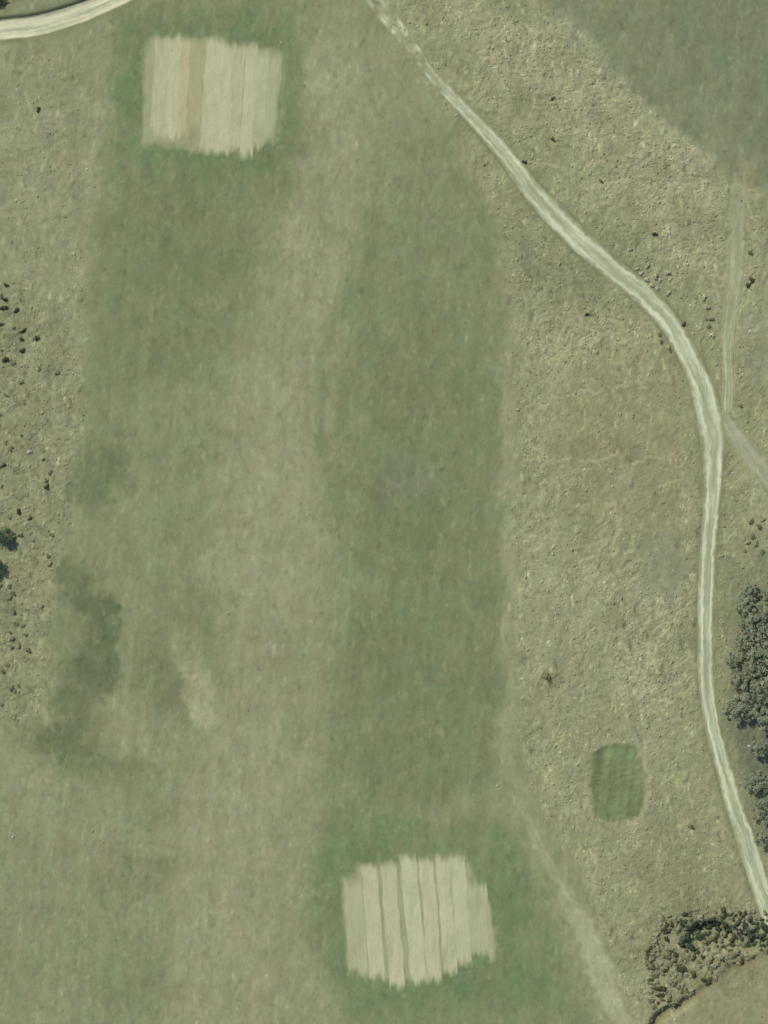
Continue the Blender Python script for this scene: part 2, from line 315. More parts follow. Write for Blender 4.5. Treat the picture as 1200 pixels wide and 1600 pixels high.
main_pts = [(520, -110, 13, .25), (560, -40, 15, .35), (592, 8, 17, .38), (622, 45, 15, .34), (650, 82, 11, .24), (678, 122, 10.5, .42), (710, 155, 10.5, .68), (745, 192, 11.5, .80), (790, 242, 13.5, .86), (830, 297, 16.5, .9), (865, 335, 18.5, .93),
            (905, 375, 19, 1), (950, 414, 18.5, 1), (1000, 455, 18, 1), (1040, 497, 17, 1), (1070, 545, 17, 1), (1091, 590, 18, 1), (1106, 640, 21.5, 1), (1113, 690, 20, 1), (1114, 740, 16, 1), (1111, 800, 14, 1),
            (1107, 850, 13.5, 1), (1103, 930, 13.5, 1), (1102, 1000, 13, 1), (1103, 1060, 13, 1), (1112, 1130, 12.5, 1), (1128, 1190, 13, 1), (1148, 1260, 14.5, 1), (1168, 1320, 15.5, 1), (1190, 1390, 16, 1),
            (1212, 1450, 16, 1), (1262, 1590, 16, 1), (1330, 1750, 16, 1)]
TR.append(track('dirt_track', main_pts, (196, 204, 172), (163, 172, 139), 'pale two-rut dirt track curving down the right side', 100, blot=.9, crown=.6, edge=.62, wander=.16, spots=((617, 47, 7), (633, 52, 5), (648, 77, 5.5), (677, 120, 6.5), (690, 133, 5), (603, 30, 9))))
TR.append(track('gravel_road', [(-300, 90, 18.0, 1), (-120, 68, 18.0, 1), (0, 48, 18.0, 1), (50, 42, 18.0, 1), (100, 29, 17.4, 1), (150, 11, 16.8, 1), (210, -17, 16.8, 1), (290, -62, 16.8, 1), (380, -130, 16.8, 1)],
                (203, 205, 172), (176, 180, 148), 'pale gravel road bending across the top left corner', 130, rut=.5, rutw=.34, edge=.85, wander=.06))
TR.append(track('grass_track', [(1156, 250, 14, 0), (1154, 300, 15, .25), (1150, 400, 15, .45), (1144, 470, 14, .5), (1138, 520, 12, .7), (1137, 560, 10, .78), (1137, 605, 9.5, .78), (1136, 636, 10, .7), (1137, 650, 6, .0), (1137, 656, 6, 0)],
                (178, 186, 152), (150, 158, 124), 'faint grassy track running straight down to the track junction', 150, rut=.55, rutw=.12, edge=.45, wander=.25))
TR.append(track('side_track', [(1130, 640, 7, 0), (1138, 660, 10, .7), (1154, 686, 15, .75), (1176, 716, 18, .65), (1200, 746, 19, .55), (1250, 800, 16, .4), (1330, 880, 16, .4)],
                (168, 173, 146), (152, 159, 130), 'faint pale track forking off towards the right edge', 170, edge=.45, wander=.3))
TR.append(track('worn_path', [(796, 1226, 7, 0), (826, 1284, 9, .3), (852, 1340, 12, .35), (884, 1396, 17, .45), (908, 1450, 24, .6), (932, 1512, 30, .9), (952, 1560, 24, .75), (985, 1620, 15, .6), (1030, 1700, 13, .6)],
                (176, 178, 144), (160, 165, 131), 'worn pale path widening between green turf and scrub at bottom', 190, edge=.25, wander=.4, blot=.35))
for tr in TR:
    D, A = stamp(tr['path'], 5.0); A = A.astype(int)
    hwm = tr['hw'][A]; stm = smooth(tr['st'][A], .3, .9); vg = stm*(tr['name'] in ('dirt_track', 'gravel_road'))
    lay(smooth(-D, -hwm-1.6, -hwm-.2)*vg*.4*(D < 900), (124, 133, 99)); lay(smooth(-D, -hwm-.75, -hwm-.25)*vg*.55*(D < 900)*smooth(fbm(PX, PY, 60, 71, 3), -.35, .3), (110, 119, 86))                    # longer, greener verge grass
    rel = D/np.maximum(hwm, .1); inside = smooth(-rel, -1.25, -1.02)
    Hs = H_BASE-(micro*np.clip(ROUGH, 0, 1.2)*(1-FAR))
    H = np.where(D < 900, H*(1-inside)+Hs*inside, H)
    tr['bed'] = smooth(tr['st'][A], .03, .25); tr['D'] = D; tr['rel'] = rel; tr['Hs'] = Hs
    ROUGH = ROUGH*(1-smooth(-D, -hwm-.7, -hwm)*(D < 900)*(.3+.7*stm))
# bank above the gravel road
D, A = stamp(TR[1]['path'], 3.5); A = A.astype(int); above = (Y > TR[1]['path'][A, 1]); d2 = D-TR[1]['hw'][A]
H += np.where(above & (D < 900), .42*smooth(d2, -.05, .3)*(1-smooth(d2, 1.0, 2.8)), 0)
lay(np.where(above & (D < 900), smooth(d2, 0, .12)*(1-smooth(d2, .35, .8)), 0).astype(np.float32)*.75, (92, 100, 72))  # the bank's shadow line, painted dark into the ground colour
H_TOP = H.copy()
for tr in TR: H = np.where(tr['D'] < 900, H-.14*smooth(-tr['rel'], -.98, -.8)*tr['bed'], H)      # the bed under the strip

# ------------------------------------------------------------------ mown squares: strips laid on turf
def strips(name, label, defs, ends, seed, floor_pts, floor_rgb):
    """defs rows: x top, x bottom, y top, y bottom, half width px, rgb (photo px)."""
    global H
    fl = poly_sd(WX, WY, floor_pts); lay(smooth(fl, -9, 10)*.85*np.clip(1+fbm(PX, PY*.25, 12, seed+20, 3)*.5, 0, 1.1), floor_rgb)
    H -= .02*smooth(fl, -6, 2)
    root = bpy.data.objects.new(name, None); col.objects.link(root)
    cx, cy = w([(np.mean([d[0] for d in defs]), np.mean([d[2]+d[3] for d in defs])/2)])[0]
    root.location = (cx, cy, 0); tag(root, label, kind='structure')
    for k, (xt, xb, yt, yb, hw, rgb) in enumerate(defs):
        ny = max(8, int((yb-yt)*M_PX/.2)); nx = max(5, int(2*hw*M_PX/.14)+3)
        v = np.linspace(0, 1, ny)[:, None]; t = np.linspace(-1, 1, nx)[None]
        # each end is combed into soft prongs by the mower
        prong_t = fbm(t*hw+k*40, t*0+.3, 15, seed, 2)*ends*1.15; prong_b = fbm(t*hw+k*40, t*0+99.3, 15, seed+1, 2)*ends*1.15
        y0 = yt-7+prong_t; y1 = yb+7+prong_b
        py = y0+(y1-y0)*v; xc = xt+(xb-xt)*((py-yt)/(yb-yt))
        wig = fbm(py, t*0+k*31., 46, seed+2, 3)*2.4
        px = xc+t*hw+wig
        VX = (px-600)*M_PX; VY = (800-py)*M_PX
        fe = 19+9*fbm(px, py*0, 7, seed+8, 2)
        e_side = smooth((1-np.abs(t))*hw+fbm(px, py*.12, 9, seed+11+k, 3)*1.2, 0, 2.4)
        if k == 0: e_side = np.where(t < 0, smooth((1+t)*hw+fbm(px, py*.2, 9, seed+15, 3)*5, 0, 10), e_side)
        if k == len(defs)-1: e_side = np.where(t > 0, smooth((1-t)*hw+fbm(px, py*.2, 9, seed+16, 3)*4, 0, 7), e_side)
        e_end = np.minimum(smooth((py-y0)+fbm(px, py*.2, 7, seed+7, 3)*8, 0, fe), smooth((y1-py)+fbm(px, py*.2, 7, seed+9, 3)*8, 0, fe))
        rim = np.minimum(smooth(1-np.abs(t)+v*0, 0, .12), np.minimum(smooth(v+t*0, 0, .02), smooth(1-v+t*0, 0, .02)))
        e = np.minimum(np.minimum(e_side, e_end), rim)
        str_ = fbm(px, py*.05, 4.0, seed+4+k, 3)*.07+fbm(px, py, 30, seed+5, 4)*.07+fbm(px, py*.3, 10, seed+6, 3)*.06+fbm(px, py, 4, seed+13, 2)*.05
        c = alb(*rgb)*(1+str_)[..., None]
        gr = smooth(fbm(px*1.3, py*.30, 26, seed+8, 5, .65), .05, .8)*.6
        c = c+(alb(150, 156, 117)-c)*gr[..., None]
        g = sample(C, VX, VY); c = g+(c-g)*e[..., None]
        z = sample(H, VX, VY)+.015+.012*e+k*.0015
        o = add_mesh('mown_strip', np.stack([VX-cx, VY-cy, z], -1).reshape(-1, 3), grid_faces(ny, nx)[:, ::-1], M_STRAW, c.reshape(-1, 3), True, root)
    return root
P1, P1b = (180, 181, 145), (175, 177, 141)
strips('mown_square', 'pale straw mown square with a browner strip at top left', [
    (238, 229, 72, 222, 12, (155, 161, 123)), (256, 245, 58, 214, 13, P1b), (276, 266, 60, 216, 13, P1), (291, 284, 64, 212, 9.5, (178, 174, 135)),
    (311, 302, 66, 206, 15, (163, 162, 121)), (334, 324, 62, 236, 13, P1), (356, 346, 68, 240, 14, (181, 183, 146)), (376, 365, 70, 234, 10, P1b), (394, 384, 74, 244, 11, P1),
    (412, 401, 80, 232, 11, (172, 175, 138)), (431, 419, 92, 222, 12, (165, 170, 131))], 5, 300,
    [(228, 62), (330, 58), (442, 85), (434, 222), (380, 240), (224, 224)], (157, 162, 123))
strips('mown_square', 'pale straw mown square with dark gaps between strips, at bottom centre', [
    (549, 558, 1378, 1522, 19, (167, 171, 133)), (576, 590, 1352, 1530, 13.5, P1), (606, 621, 1350, 1544, 13, P1), (637, 655, 1338, 1536, 14, (183, 186, 149)), (666, 680, 1340, 1534, 12.5, P1),
    (691, 704, 1338, 1518, 12, P1), (714, 726, 1338, 1506, 13, (178, 182, 144)), (743, 754, 1378, 1492, 17, (168, 172, 134)), (762, 771, 1410, 1500, 7, (160, 165, 126))], 6, 330,
    [(540, 1378), (562, 1350), (610, 1344), (725, 1340), (752, 1385), (770, 1480), (690, 1515), (640, 1532), (560, 1522)], (158, 162, 124))

# small mown green inside the rough
gm = poly_sd(WX, WY, [(924, 1180), (940, 1165), (985, 1160), (998, 1176), (1006, 1250), (998, 1275), (960, 1284), (930, 1278), (920, 1215)])
lay(smooth(gm, -16, -2)*(1-smooth(gm, -6, 1))*.6, (156, 157, 122))
H += np.where(gm > -14, -.16*smooth(gm, -8, 4), 0); ROUGH *= 1-smooth(gm, -8, 0)
def patch(name, label, pts, rgb, seed):
    pts = np.array(pts, float); x0, y0 = pts.min(0)-4; x1, y1 = pts.max(0)+4
    px, py = np.meshgrid(np.arange(x0, x1, 1.6), np.arange(y0, y1, 1.6))
    s = poly_sd(px+fbm(px, py, 14, seed, 2)*3.5, py+fbm(px, py, 16, seed+1, 2)*3.5, pts)
    VX = (px-600)*M_PX; VY = (800-py)*M_PX
    a = smooth(s, -2, 5)
    band = fbm(px+py*.08, py*.1, 15, seed+2, 2)
    c = alb(*rgb)*(1+band*.34+fbm(px, py, 18, seed+4, 4, .7)*.22+fbm(px, py, 5, seed+3, 2)*.1)[..., None]
    ctr = smooth(-np.hypot((px-962)/26, (py-1222)/36), -1.2, -.3)*.55
    c = c+(alb(110, 121, 82)-c)*ctr[..., None]
    g = sample(C, VX, VY); c = g+(c-g)*a[..., None]
    z = sample(H, VX, VY)+.02+.012*a
    keep = s > -3; idx = -np.ones(px.size, int)
    F = grid_faces(*px.shape)[:, ::-1]; F = F[keep.ravel()[F].all(1)]
    used = np.unique(F); idx[used] = np.arange(len(used)); 
    V = np.stack([VX, VY, z], -1).reshape(-1, 3)[used]
    return tag(add_mesh(name, V, idx[F], M_TURF, c.reshape(-1, 3)[used], True), label, kind='structure')
patch('mown_green', 'small rounded square of short green turf in the dry rough', [(921, 1178), (938, 1166), (985, 1158), (999, 1172), (1008, 1252), (1000, 1277), (960, 1286), (928, 1280), (919, 1215)], (115, 130, 89), 400)

# ------------------------------------------------------------------ the ground sheet and the track strips
gf = grid_faces(NY, NX)
ground = tag(add_mesh('ground', np.stack([X, Y, H], -1).reshape(-1, 3), gf, M_TURF, C.reshape(-1, 3), True), 'rolling grassland of green turf bands and dry rough', kind='structure')
for tr in TR:
    Hs = sample(H_TOP, tr['VX'], tr['VY'])
    side = smooth(-np.abs(np.linspace(-1.22, 1.22, tr['shape'][1])), -1.18, -1.0)[None]
    z = Hs-.06+side*.085*smooth(tr['st'], .03, .25)[:, None]-.05*tr['ruts']*tr['al']+.015*(1-tr['ruts'])*tr['al']
    f = grid_faces(*tr['shape'])
    tag(add_mesh(tr['name'], np.stack([tr['VX'], tr['VY'], z], -1).reshape(-1, 3), f, M_DIRT, tr['c'].reshape(-1, 3), True), tr['label'], kind='structure')

# ------------------------------------------------------------------ plants
def leaf_material(name, rgb, rgb2, trans=.25):
    m = bpy.data.materials.new(name); m.use_nodes = True; t = m.node_tree; L = t.links.new
    b = t.nodes['Principled BSDF']; b.inputs['Roughness'].default_value = .75; b.inputs['Specular IOR Level'].default_value = .2
    ge = t.nodes.new('ShaderNodeNewGeometry'); rp = t.nodes.new('ShaderNodeValToRGB'); oi = t.nodes.new('ShaderNodeObjectInfo')
    ad = t.nodes.new('ShaderNodeMath'); ad.operation = 'MULTIPLY_ADD'; ad.inputs[1].default_value = .7
    L(ge.outputs['Random Per Island'], ad.inputs[0])
    m2 = t.nodes.new('ShaderNodeMath'); m2.operation = 'MULTIPLY'; m2.inputs[1].default_value = .3; L(oi.outputs['Random'], m2.inputs[0]); L(m2.outputs[0], ad.inputs[2])
    rp.color_ramp.elements[0].color = (*rgb, 1); rp.color_ramp.elements[1].color = (*rgb2, 1)
    L(ad.outputs[0], rp.inputs['Fac']); L(rp.outputs['Color'], b.inputs['Base Color'])
    tr = t.nodes.new('ShaderNodeBsdfTranslucent'); L(rp.outputs['Color'], tr.inputs['Color'])
    mx = t.nodes.new('ShaderNodeMixShader'); mx.inputs['Fac'].default_value = trans
    L(b.outputs[0], mx.inputs[1]); L(tr.outputs[0], mx.inputs[2]); L(mx.outputs[0], t.nodes['Material Output'].inputs['Surface'])
    return m
def bark_material():
    m = bpy.data.materials.new('grey_bark'); m.use_nodes = True; t = m.node_tree
    b = t.nodes['Principled BSDF']; b.inputs['Roughness'].default_value = .9
    n = t.nodes.new('ShaderNodeTexNoise'); n.inputs['Scale'].default_value = 9; r = t.nodes.new('ShaderNodeValToRGB')
    r.color_ramp.elements[0].color = (.06, .05, .035, 1); r.color_ramp.elements[1].color = (.2, .17, .13, 1)
    t.links.new(n.outputs['Fac'], r.inputs['Fac']); t.links.new(r.outputs['Color'], b.inputs['Base Color']); return m
L_GREY = leaf_material('grey_green_leaves', (.125, .152, .088), (.285, .31, .19), .35)
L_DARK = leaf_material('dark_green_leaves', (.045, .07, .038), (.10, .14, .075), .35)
L_OLIVE = leaf_material('olive_scrub_leaves', (.13, .13, .06), (.28, .265, .15), .3)
L_BUSH = leaf_material('deep_olive_leaves', (.06, .065, .03), (.12, .125, .06), .4)
L_PALE = leaf_material('bleached_scrub_twigs', (.19, .185, .105), (.36, .345, .215), .2)
L_BLEACH = leaf_material('sun_bleached_twigs', (.28, .27, .165), (.5, .48, .325), .2)
BARK = bark_material()

def leaves(centres, normals, size, aspect=1.0, r=rng):
    """one quad (bent diamond) per leaf."""
    n = len(centres); up = r.normal(size=(n, 3)); nrm = normals/np.linalg.norm(normals, axis=1)[:, None]
    a = np.cross(nrm, up); a /= np.linalg.norm(a, axis=1)[:, None]; b = np.cross(nrm, a)
    s = (size*r.uniform(.6, 1.3, n))[:, None] if np.isscalar(size) else (size*r.uniform(.6, 1.3, n))[:, None]
    V = np.stack([centres-a*s, centres-b*s*aspect*.5+nrm*s*.12, centres+a*s, centres+b*s*aspect*.5+nrm*s*.12], 1)
    return V.reshape(-1, 3), np.arange(n*4).reshape(n, 4)
def crown_points(n_cl, per, rx, ry, z0, z1, cl_r, r):
    c = []; nm = []
    for i in range(n_cl):
        th = r.uniform(0, 2*np.pi); q = np.sqrt(r.uniform(0, 1)); zz = r.uniform(.1, 1)
        lim = np.sqrt(max(0, 1-(zz*.96)**2))*.95+.12
        p = np.array([rx*q*lim*np.cos(th), ry*q*lim*np.sin(th), z0+(z1-z0)*zz])
        k = int(per*r.uniform(.5, 1.4)); d = r.normal(size=(k, 3)); d /= np.linalg.norm(d, axis=1)[:, None]
        rad = cl_r*r.uniform(.6, 1.25)*r.uniform(.35, 1, k)[:, None]**.5
        pts = p+d*rad*np.array([1, 1, .65]); pts[:, 2] = np.maximum(pts[:, 2], .02)
        c.append(pts); nm.append(d+np.array([0, 0, .7])+r.normal(size=(k, 3))*.35)
    return np.vstack(c), np.vstack(nm)
def tube(p0, p1, r0, r1, n=6):
    p0, p1 = np.array(p0, float), np.array(p1, float); d = p1-p0; d /= np.linalg.norm(d)
    a = np.cross(d, [.31, .17, .9]); a /= np.linalg.norm(a); b = np.cross(d, a)
    t = np.arange(n)*2*np.pi/n; ring_ = np.cos(t)[:, None]*a+np.sin(t)[:, None]*b
    V = np.vstack([p0+ring_*r0, p1+ring_*r1]); F = np.array([[i, (i+1) % n, n+(i+1) % n, n+i] for i in range(n)])
    return V, F
def join(parts):
    V, F, o = [], [], 0
    for v, f in parts: V.append(v); F.append(f+o); o += len(v)
    return np.vstack(V), np.vstack(F)
def mesh_only(name, V, F, mat):
    o = add_mesh(name, V, F, mat); me = o.data; bpy.data.objects.remove(o); return me

# three tree builds (radius about 1 unit of scale = metres), each trunk, limbs and crown
def tree_meshes(r, R, Ht, mat, n_cl, per, leaf):
    tr_parts = [tube((0, 0, -.3), (.08, .05, Ht*.3), .17, .13), tube((.08, .05, Ht*.3), (.0, .1, Ht*.62), .13, .07)]
    limbs = []
    for i in range(8):
        th = i*2*np.pi/8+r.uniform(-.3, .3); z = Ht*r.uniform(.22, .5); q = R*r.uniform(.45, .8)
        mid = (q*.5*np.cos(th), q*.5*np.sin(th), z+Ht*.16); end = (q*np.cos(th), q*np.sin(th), z+Ht*r.uniform(.2, .38))
        limbs += [tube((.05, .05, z), mid, .07, .05, 5), tube(mid, end, .05, .02, 5)]
    c, nm = crown_points(n_cl, per, R, R*.92, Ht*.3, Ht*.95, .52, r)
    return (mesh_only('trunk', *join(tr_parts), BARK), mesh_only('limbs', *join(limbs), BARK), mesh_only('crown', *leaves(c, nm, leaf, .9, r), mat))
TREES = {'grey': [tree_meshes(np.random.default_rng(s), 2.4, 4.6, L_GREY, 34, 75, .17) for s in (1, 2, 3)],
         'dark': [tree_meshes(np.random.default_rng(s), 1.5, 3.0, L_DARK, 26, 75, .14) for s in (5, 6)]}
def part(name, me, parent):
    o = bpy.data.objects.new(name, me); col.objects.link(o); o.parent = parent; return o
def ground_z(px, py): 
    return float(sample(H, np.array([(px-600)*M_PX]), np.array([(800-py)*M_PX]))[0])
def tree(kind, px, py, scale, label, group=None, name='grey_green_tree'):
    ms = TREES[kind][random.randrange(len(TREES[kind]))]
    e = bpy.data.objects.new(name, None); col.objects.link(e)
    e.location = ((px-600)*M_PX, (800-py)*M_PX, ground_z(px, py)); e.rotation_euler.z = random.uniform(0, 6.28); e.scale = (scale, scale, scale*random.uniform(.85, 1.1)*(.62 if kind == 'dark' else .9))
    for n, m in zip(('trunk', 'limbs', 'crown'), ms): part(n, m, e)
    return tag(e, label, 'tree', group)
GT = 'trees along the right edge'
for px, py, s, lab in (
    (1168, 942, .62, 'small grey-green tree, topmost of the clump beside the track'),
    (1186, 968, .95, 'grey-green tree second from the top of the clump beside the track'),
    (1166, 1000, .55, 'small grey-green tree on the left edge of the clump, above its middle'),
    (1188, 1024, 1.0, 'broad grey-green tree at the middle of the clump beside the track'),
    (1160, 1058, .62, 'grey-green tree nearest to the track in the clump'),
    (1184, 1078, .95, 'broad grey-green tree in the lower half of the clump'),
    (1154, 1104, .75, 'grey-green tree at the lower left corner of the clump'),
    (1176, 1110, .6, 'small grey-green tree at the lower end of the clump'),
    (1192, 1168, .55, 'small grey-green tree just below the big clump at the right edge'),
    (1190, 1222, .8, 'grey-green tree at right edge beside the narrowing dirt track'),
    (1198, 1262, .8, 'lower grey-green tree at the right edge beside the dirt track'),
    (1200, 1306, .6, 'lowest small grey-green tree at right edge above the scrub hollow'),
    (1214, 992, 1.1, 'grey-green tree half cut off by the right edge, upper middle of clump'),
    (1212, 1052, 1.1, 'grey-green tree half cut off by the right edge, lower middle of clump'),
    (1150, 1030, .5, 'small grey-green tree at the left edge of the clump, halfway down'),
    (1176, 920, .5, 'smallest grey-green tree at the very top of the clump'),
    (1200, 1120, .8, 'grey-green tree at the right edge where the clump ends'),
    (1212, 928, .7, 'grey-green tree cut off by the right edge, at the top of clump')):
    tree('grey', px-7, py, s*1.12, lab, GT)
tree('dark', 6, 838, 1.0, 'dark green tree at the left edge above the dry rough', name='dark_green_tree')
tree('dark', -4, 888, .9, 'dark green tree just cut off by the left edge', name='dark_green_tree')
tree('dark', -2, 4, .8, 'dark green tree in the top left corner above the gravel road', name='dark_green_tree')

def bush_mesh(r, mat, n_cl, per, leaf, h):
    k = n_cl*per; d = r.normal(size=(k, 3)); d[:, 2] = np.abs(d[:, 2]); d /= np.linalg.norm(d, axis=1)[:, None]
    th = np.arctan2(d[:, 1], d[:, 0]); ph = r.uniform(0, 6.28, 3); lobe = .8+.24*np.sin(2*th+ph[0])+.18*np.sin(3*th+ph[1])+.14*np.sin(5*th+ph[2])
    c = d*(lobe*r.uniform(.7, 1.12, k))[:, None]*np.array([1, 1, h*.8]); c[:, 2] = np.maximum(c[:, 2], .03)
    nm = d+r.normal(size=(k, 3))*.42+np.array([0, 0, .25])
    stem = join([tube((0, 0, -.12), (r.uniform(-.5, .5), r.uniform(-.5, .5), h*.7), .05, .02, 4) for _ in range(5)])
    V, F = leaves(c, nm, leaf, .9, r)
    return mesh_only('bush', *join([(V, F), stem]), mat)
BUSH = {k: [bush_mesh(np.random.default_rng(20+i+j), m, n, 26, lf, h) for i in range(4)] for j, (k, m, n, lf, h) in enumerate(
    (('pale', L_PALE, 8, .26, 1.05), ('olive', L_OLIVE, 8, .26, .95), ('dark', L_BUSH, 8, .26, 1.0), ('green', L_DARK, 8, .28, 1.0), ('bleached', L_BLEACH, 8, .26, 1.1)))}
def bush(kind, px, py, r_px, label, group=None, name=None):
    o = bpy.data.objects.new(name or {'pale': 'dry_bush', 'olive': 'olive_bush', 'dark': 'dark_bush', 'green': 'dark_green_bush', 'bleached': 'dry_bush'}[kind], random.choice(BUSH[kind])); col.objects.link(o)
    s = r_px*M_PX; o.location = ((px-600)*M_PX, (800-py)*M_PX, ground_z(px, py)-.02); o.rotation_euler.z = random.uniform(0, 6.28)
    q = random.uniform(.75, 1.35); o.scale = (s*q, s/q, s*random.uniform(.75, 1.25)); return tag(o, label, 'bush', group)
G1 = 'bushes in the bend of the dirt track'
for px, py, r in ((984, 390, 4.2), (1010, 402, 3), (1012, 416, 5), (1016, 384, 3), (996, 420, 3.2), (1002, 427, 4), (1011, 437, 4), (1018, 446, 3.8), (1027, 451, 3.6), (1024, 432, 5), (1031, 438, 4), (1044, 426, 4.8), (1047, 436, 4.2), (1044, 458, 4.6)):
    bush('bleached', px, py, r, 'small pale dry bush in the loose cluster beside the bend of the track', G1)
G2 = 'row of bushes by the grassy track'
for px, py, r in ((1100, 465, 4.8), (1105, 480, 4.6), (1112, 499, 4), (1103, 499, 3.2), (1108, 510, 4.2), (1113, 524, 5)):
    bush('bleached' if r > 4.4 else 'olive', px, py, r, 'small dry bush in the short row left of the faint grassy track', G2)
for px, py, r, k, lab in (
    (1023, 366, 4, 'dark', 'lone dark bush just above the cluster at the track bend'), (864, 218, 4, 'dark', 'lone dark bush in the dry rough above the track, near its middle'),
    (820, 253, 3.6, 'dark', 'tiny dark bush close beside the straight diagonal track'), (939, 283, 3.6, 'olive', 'tiny olive bush between the diagonal track and the green field'),
    (864, 154, 3.6, 'dark', 'tiny dark bush highest in the rough right of the track'), (1172, 396, 4, 'olive', 'small olive bush right of the faint grassy track, upper one'),
    (1175, 438, 5, 'dark', 'dark bush right of the grassy track, upper of a touching pair'), (1169, 446, 4.6, 'dark', 'dark bush right of the grassy track, lower of a touching pair'),
    (1031, 523, 3.6, 'olive', 'tiny olive bush on the inner verge of the bend'), (1033, 534, 3.2, 'olive', 'tiniest olive bush on the inner verge below the bend'),
    (1068, 507, 3.6, 'dark', 'tiny dark bush touching the outer edge of the track bend'), (1046, 546, 4, 'olive', 'low olive bush left of the track where it turns downward'),
    (917, 491, 3.4, 'dark', 'lone tiny dark bush in straw-coloured rough left of the bend'), (1157, 634, 4, 'olive', 'small olive bush right of the track junction'),
    (1080, 1292, 4.6, 'olive', 'single brownish bush between the mown green and the track'), (855, 1058, 7, 'olive', 'low brownish bush alone in pale rough beside the central turf'),
    (60, 171, 4, 'dark', 'lone tiny dark bush in pale grass left of the upper mown square'), (90, 583, 4, 'olive', 'low olive bush on the right of the left-hand rough'),
    (73, 761, 5, 'dark', 'dark pointed bush furthest right in the left-hand rough'), (29, 800, 4.6, 'dark', 'small dark bush just above the dark green tree'),
    (5, 727, 4, 'dark', 'small dark bush at left edge above the dark green tree'), (80, 836, 3.6, 'olive', 'tiny olive bush right of the dark green tree'),
    (75, 869, 4, 'olive', 'small olive bush below and right of the dark green tree'), (1042, 1455, 5, 'dark', 'dark bush at the upper left of the scrub hollow')):
    bush(k, px, py, r, lab)
G3 = 'bushes in the left-hand rough'
for px, py, r in ((10, 446, 4), (8, 468, 4), (6, 481, 5.6), (26, 485, 4.6), (1, 507, 4), (36, 517, 4.2), (58, 529, 4.6), (34, 531, 4), (35, 548, 4.6), (9, 562, 5.6)):
    bush('dark', px, py, r, 'small dark bush in the scatter at the left edge of the rough', G3)
G6 = 'weedy bushes in the left-hand rough'
r6 = np.random.default_rng(91)
for _ in range(46):
    px, py = abs(r6.normal(0, 36)), r6.uniform(440, 1110)
    if px < 112-max(0, py-850)*.22: bush('olive', px, py, r6.uniform(2.4, 4.2), 'tiny weedy olive bush strewn through the mottled rough along the left edge', G6)
G4 = 'bushes low in the left-hand rough'
for px, py, r in ((22, 957, 4.2), (36, 978, 4), (30, 1010, 4.6), (44, 1016, 4.4), (40, 992, 3.4), (12, 1040, 4), (18, 1075, 4.6)):
    bush('olive', px, py, r, 'small olive bush in the lower left rough beside the damp hollow', G4)
G5 = 'bushes right of the track above the tree clump'
for px, py, r in ((1173, 815, 4.2), (1186, 823, 4.6), (1176, 838, 5), (1182, 850, 4.4), (1168, 848, 4), (1192, 812, 4), (1163, 860, 3.6), (1191, 862, 4.6)):
    bush('pale' if r < 4.1 else 'olive', px, py, r, 'small dry bush in the knot of bushes above the tree clump', G5)
# scrub filling the hollow
rr = np.random.default_rng(44)
TH = [(1012, 1470), (1035, 1432), (1075, 1424), (1200, 1424), (1200, 1490), (1150, 1506), (1118, 1530), (1085, 1550), (1058, 1568), (1022, 1580), (1008, 1530)]
q = rr.uniform((1000, 1415), (1206, 1590), (3000, 2)); sdq = poly_sd(q[:, 0], q[:, 1], TH); kept = []
for (px, py), s_ in zip(q, sdq):
    if s_+8*fbm(np.array([px]), np.array([py]), 22, 78, 3)[0] < 0: continue
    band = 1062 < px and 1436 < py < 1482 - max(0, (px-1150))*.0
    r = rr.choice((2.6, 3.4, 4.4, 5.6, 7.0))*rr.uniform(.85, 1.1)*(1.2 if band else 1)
    if any((px-a)**2+(py-b)**2 < (0.72*(r+c))**2 for a, b, c in kept): continue
    if not band and fbm(np.array([px]), np.array([py]), 26, 77, 3)[0] > .12: continue
    kept.append((px, py, r))
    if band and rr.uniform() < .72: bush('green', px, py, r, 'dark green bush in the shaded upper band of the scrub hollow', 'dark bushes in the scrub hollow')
    elif rr.uniform() < .28: bush('dark', px, py, r, 'dark brown-green bush standing in for shadow gaps among the paler scrub in the lower right corner', 'dark brown bushes added as shadow gaps in the scrub hollow')  # dark bushes added to stand in for shadow gaps in the scrub
    elif rr.uniform() < .5: bush('pale', px, py, r, 'bleached dry bush among the scrub in the lower right corner', 'bleached bushes in the scrub hollow')
    else: bush('olive', px, py, r, 'olive brown bush among the scrub in the lower right corner', 'olive bushes in the scrub hollow')

# pale stones and bare markers
def stone(px, py, r_px, label, rgb=(.5, .49, .4)):
    th = np.arange(9)*2*np.pi/9; r = np.random.default_rng(int(px)); k = r.uniform(.75, 1.15, (3, 9)); V = []; hh = (-.25, .25, .55); rad = (1, .95, .55)
    for j in range(3): V += [(rad[j]*k[j, i]*math.cos(th[i]), rad[j]*k[j, i]*math.sin(th[i])*.8, hh[j]) for i in range(9)]
    V.append((0, 0, .62)); F = [[j*9+i, j*9+(i+1) % 9, (j+1)*9+(i+1) % 9, (j+1)*9+i] for j in range(2) for i in range(9)] + [[18+i, 18+(i+1) % 9, 27, 27] for i in range(9)]
    me = bpy.data.meshes.new('stone'); me.from_pydata([tuple(np.array(v)*r_px*M_PX) for v in V], [], [f[:3] if f[2] == f[3] else f for f in F]); me.materials.append(M_STONE); me.update()
    o = bpy.data.objects.new('stone', me); col.objects.link(o); o.location = ((px-600)*M_PX, (800-py)*M_PX, ground_z(px, py)); return tag(o, label, 'stone')
M_STONE = bpy.data.materials.new('pale_stone'); M_STONE.use_nodes = True
_t = M_STONE.node_tree; _n = _t.nodes.new('ShaderNodeTexNoise'); _n.inputs['Scale'].default_value = 6; _r = _t.nodes.new('ShaderNodeValToRGB')
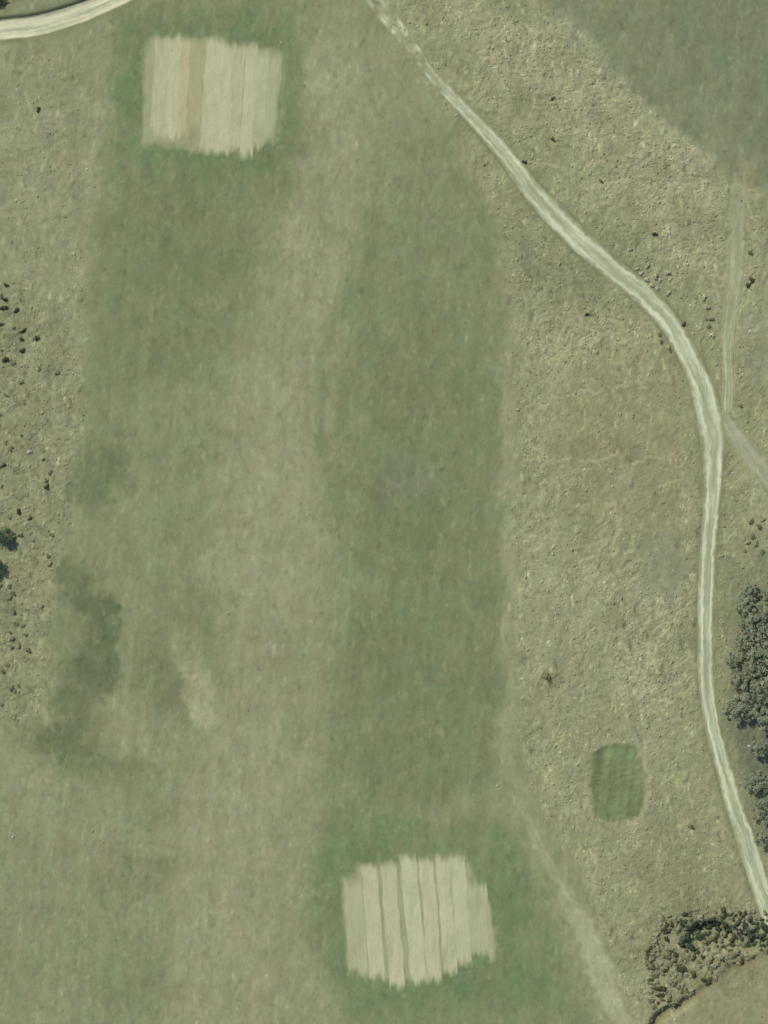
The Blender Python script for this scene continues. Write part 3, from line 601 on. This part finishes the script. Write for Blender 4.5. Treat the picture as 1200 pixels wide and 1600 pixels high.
_r.color_ramp.elements[0].color = (.17, .17, .12, 1); _r.color_ramp.elements[1].color = (.29, .285, .21, 1); _t.nodes['Principled BSDF'].inputs['Roughness'].default_value = 1; _t.nodes['Principled BSDF'].inputs['Specular IOR Level'].default_value = .05; _t.links.new(_n.outputs['Fac'], _r.inputs['Fac']); _t.links.new(_r.outputs['Color'], _t.nodes['Principled BSDF'].inputs['Base Color'])
for a in ((440, 67, 2.6, 'small pale stone at the top right corner of the upper mown square'), (46, 706, 4.2, 'pale flat stone in the left-hand rough above the dark pointed bush'),
          (20, 1308, 3, 'tiny white stone in the turf near the lower left edge'), (1171, 1166, 3.4, 'pale stone between the track and the trees'), (777, 1228, 2.6, 'tiny pale stone at the edge of the lower central turf')):
    stone(*a)

# ------------------------------------------------------------------ grass tussocks: far too many to count
def tussocks(name, label, n, lo, hi, seed, wt_fn, size, blades):
    r = np.random.default_rng(seed); px = r.uniform(-40, 1240, n*4); py = r.uniform(-40, 1640, n*4)
    x = (px-600)*M_PX; y = (800-py)*M_PX
    wgt = wt_fn(sample(ROUGH, x, y), px, py); k = r.uniform(size=n*4) < wgt; x, y = x[k][:n], y[k][:n]
    z = sample(H_TOP, x, y); m = len(x)
    # each tussock is a low ragged cushion, longer one way than the other
    rot = r.normal(0, .6, m)-(sample(ang, x, y)-np.pi/2)+np.pi/2; sx = r.uniform(.6, 1.3, m)*size; sy = sx*r.uniform(.3, .8, m); hh = sy*r.uniform(.14, .34, m)
    th = np.arange(blades)*2*np.pi/blades; V = np.zeros((m, 2*blades+1, 3))
    for j, (rad, zz) in enumerate(((1.0, -.05), (.62, .68))):
        k_ = r.uniform(.4, 1.45, (m, blades)); ax = np.cos(th)[None]*rad*k_*sx[:, None]; ay = np.sin(th)[None]*rad*k_*sy[:, None]
        V[:, j*blades:(j+1)*blades, 0] = ax*np.cos(rot)[:, None]-ay*np.sin(rot)[:, None]; V[:, j*blades:(j+1)*blades, 1] = ax*np.sin(rot)[:, None]+ay*np.cos(rot)[:, None]
        V[:, j*blades:(j+1)*blades, 2] = zz*hh[:, None]*r.uniform(.8, 1.2, (m, blades)) if j else -.05
    V[:, -1, 2] = hh; V += np.stack([x, y, z], -1)[:, None]
    i = np.arange(blades); i2 = (i+1) % blades; nb = blades
    T = np.concatenate([np.stack([i, i2, nb+i2], 1), np.stack([i, nb+i2, nb+i], 1), np.stack([nb+i, nb+i2, i*0+2*nb], 1)])
    F = (T[None]+(np.arange(m)*(2*nb+1))[:, None, None]).reshape(-1, 3)
    tint = sample(C, x, y)*r.uniform(lo, hi, m)[:, None]; tint = np.repeat(tint[:, None], 2*nb+1, 1).reshape(-1, 3)
    return tag(add_mesh(name, V.reshape(-1, 3), F, M_TURF, tint, True), label, 'grass', kind='stuff')
clump = lambda px, py, sd_: np.clip(.55+fbm(px, py, 38, sd_, 3)*1.1, 0, 1)
tussocks('dry_tussock_grass', 'dry straw-coloured tussock grass over the rough ground', 40000, 1.0, 1.26, 60, lambda R, px, py: np.clip(R-.4+fbm(px, py, 30, 66, 3)*.35, 0, .9)*clump(px, py, 63), .34, 5)
tussocks('green_tussock_grass', 'dull green tussock grass between the dry tufts', 12000, .8, 1.0, 61, lambda R, px, py: np.clip(R-.35+fbm(px, py, 30, 67, 3)*.35, 0, .6)*clump(px, py, 64), .30, 5)
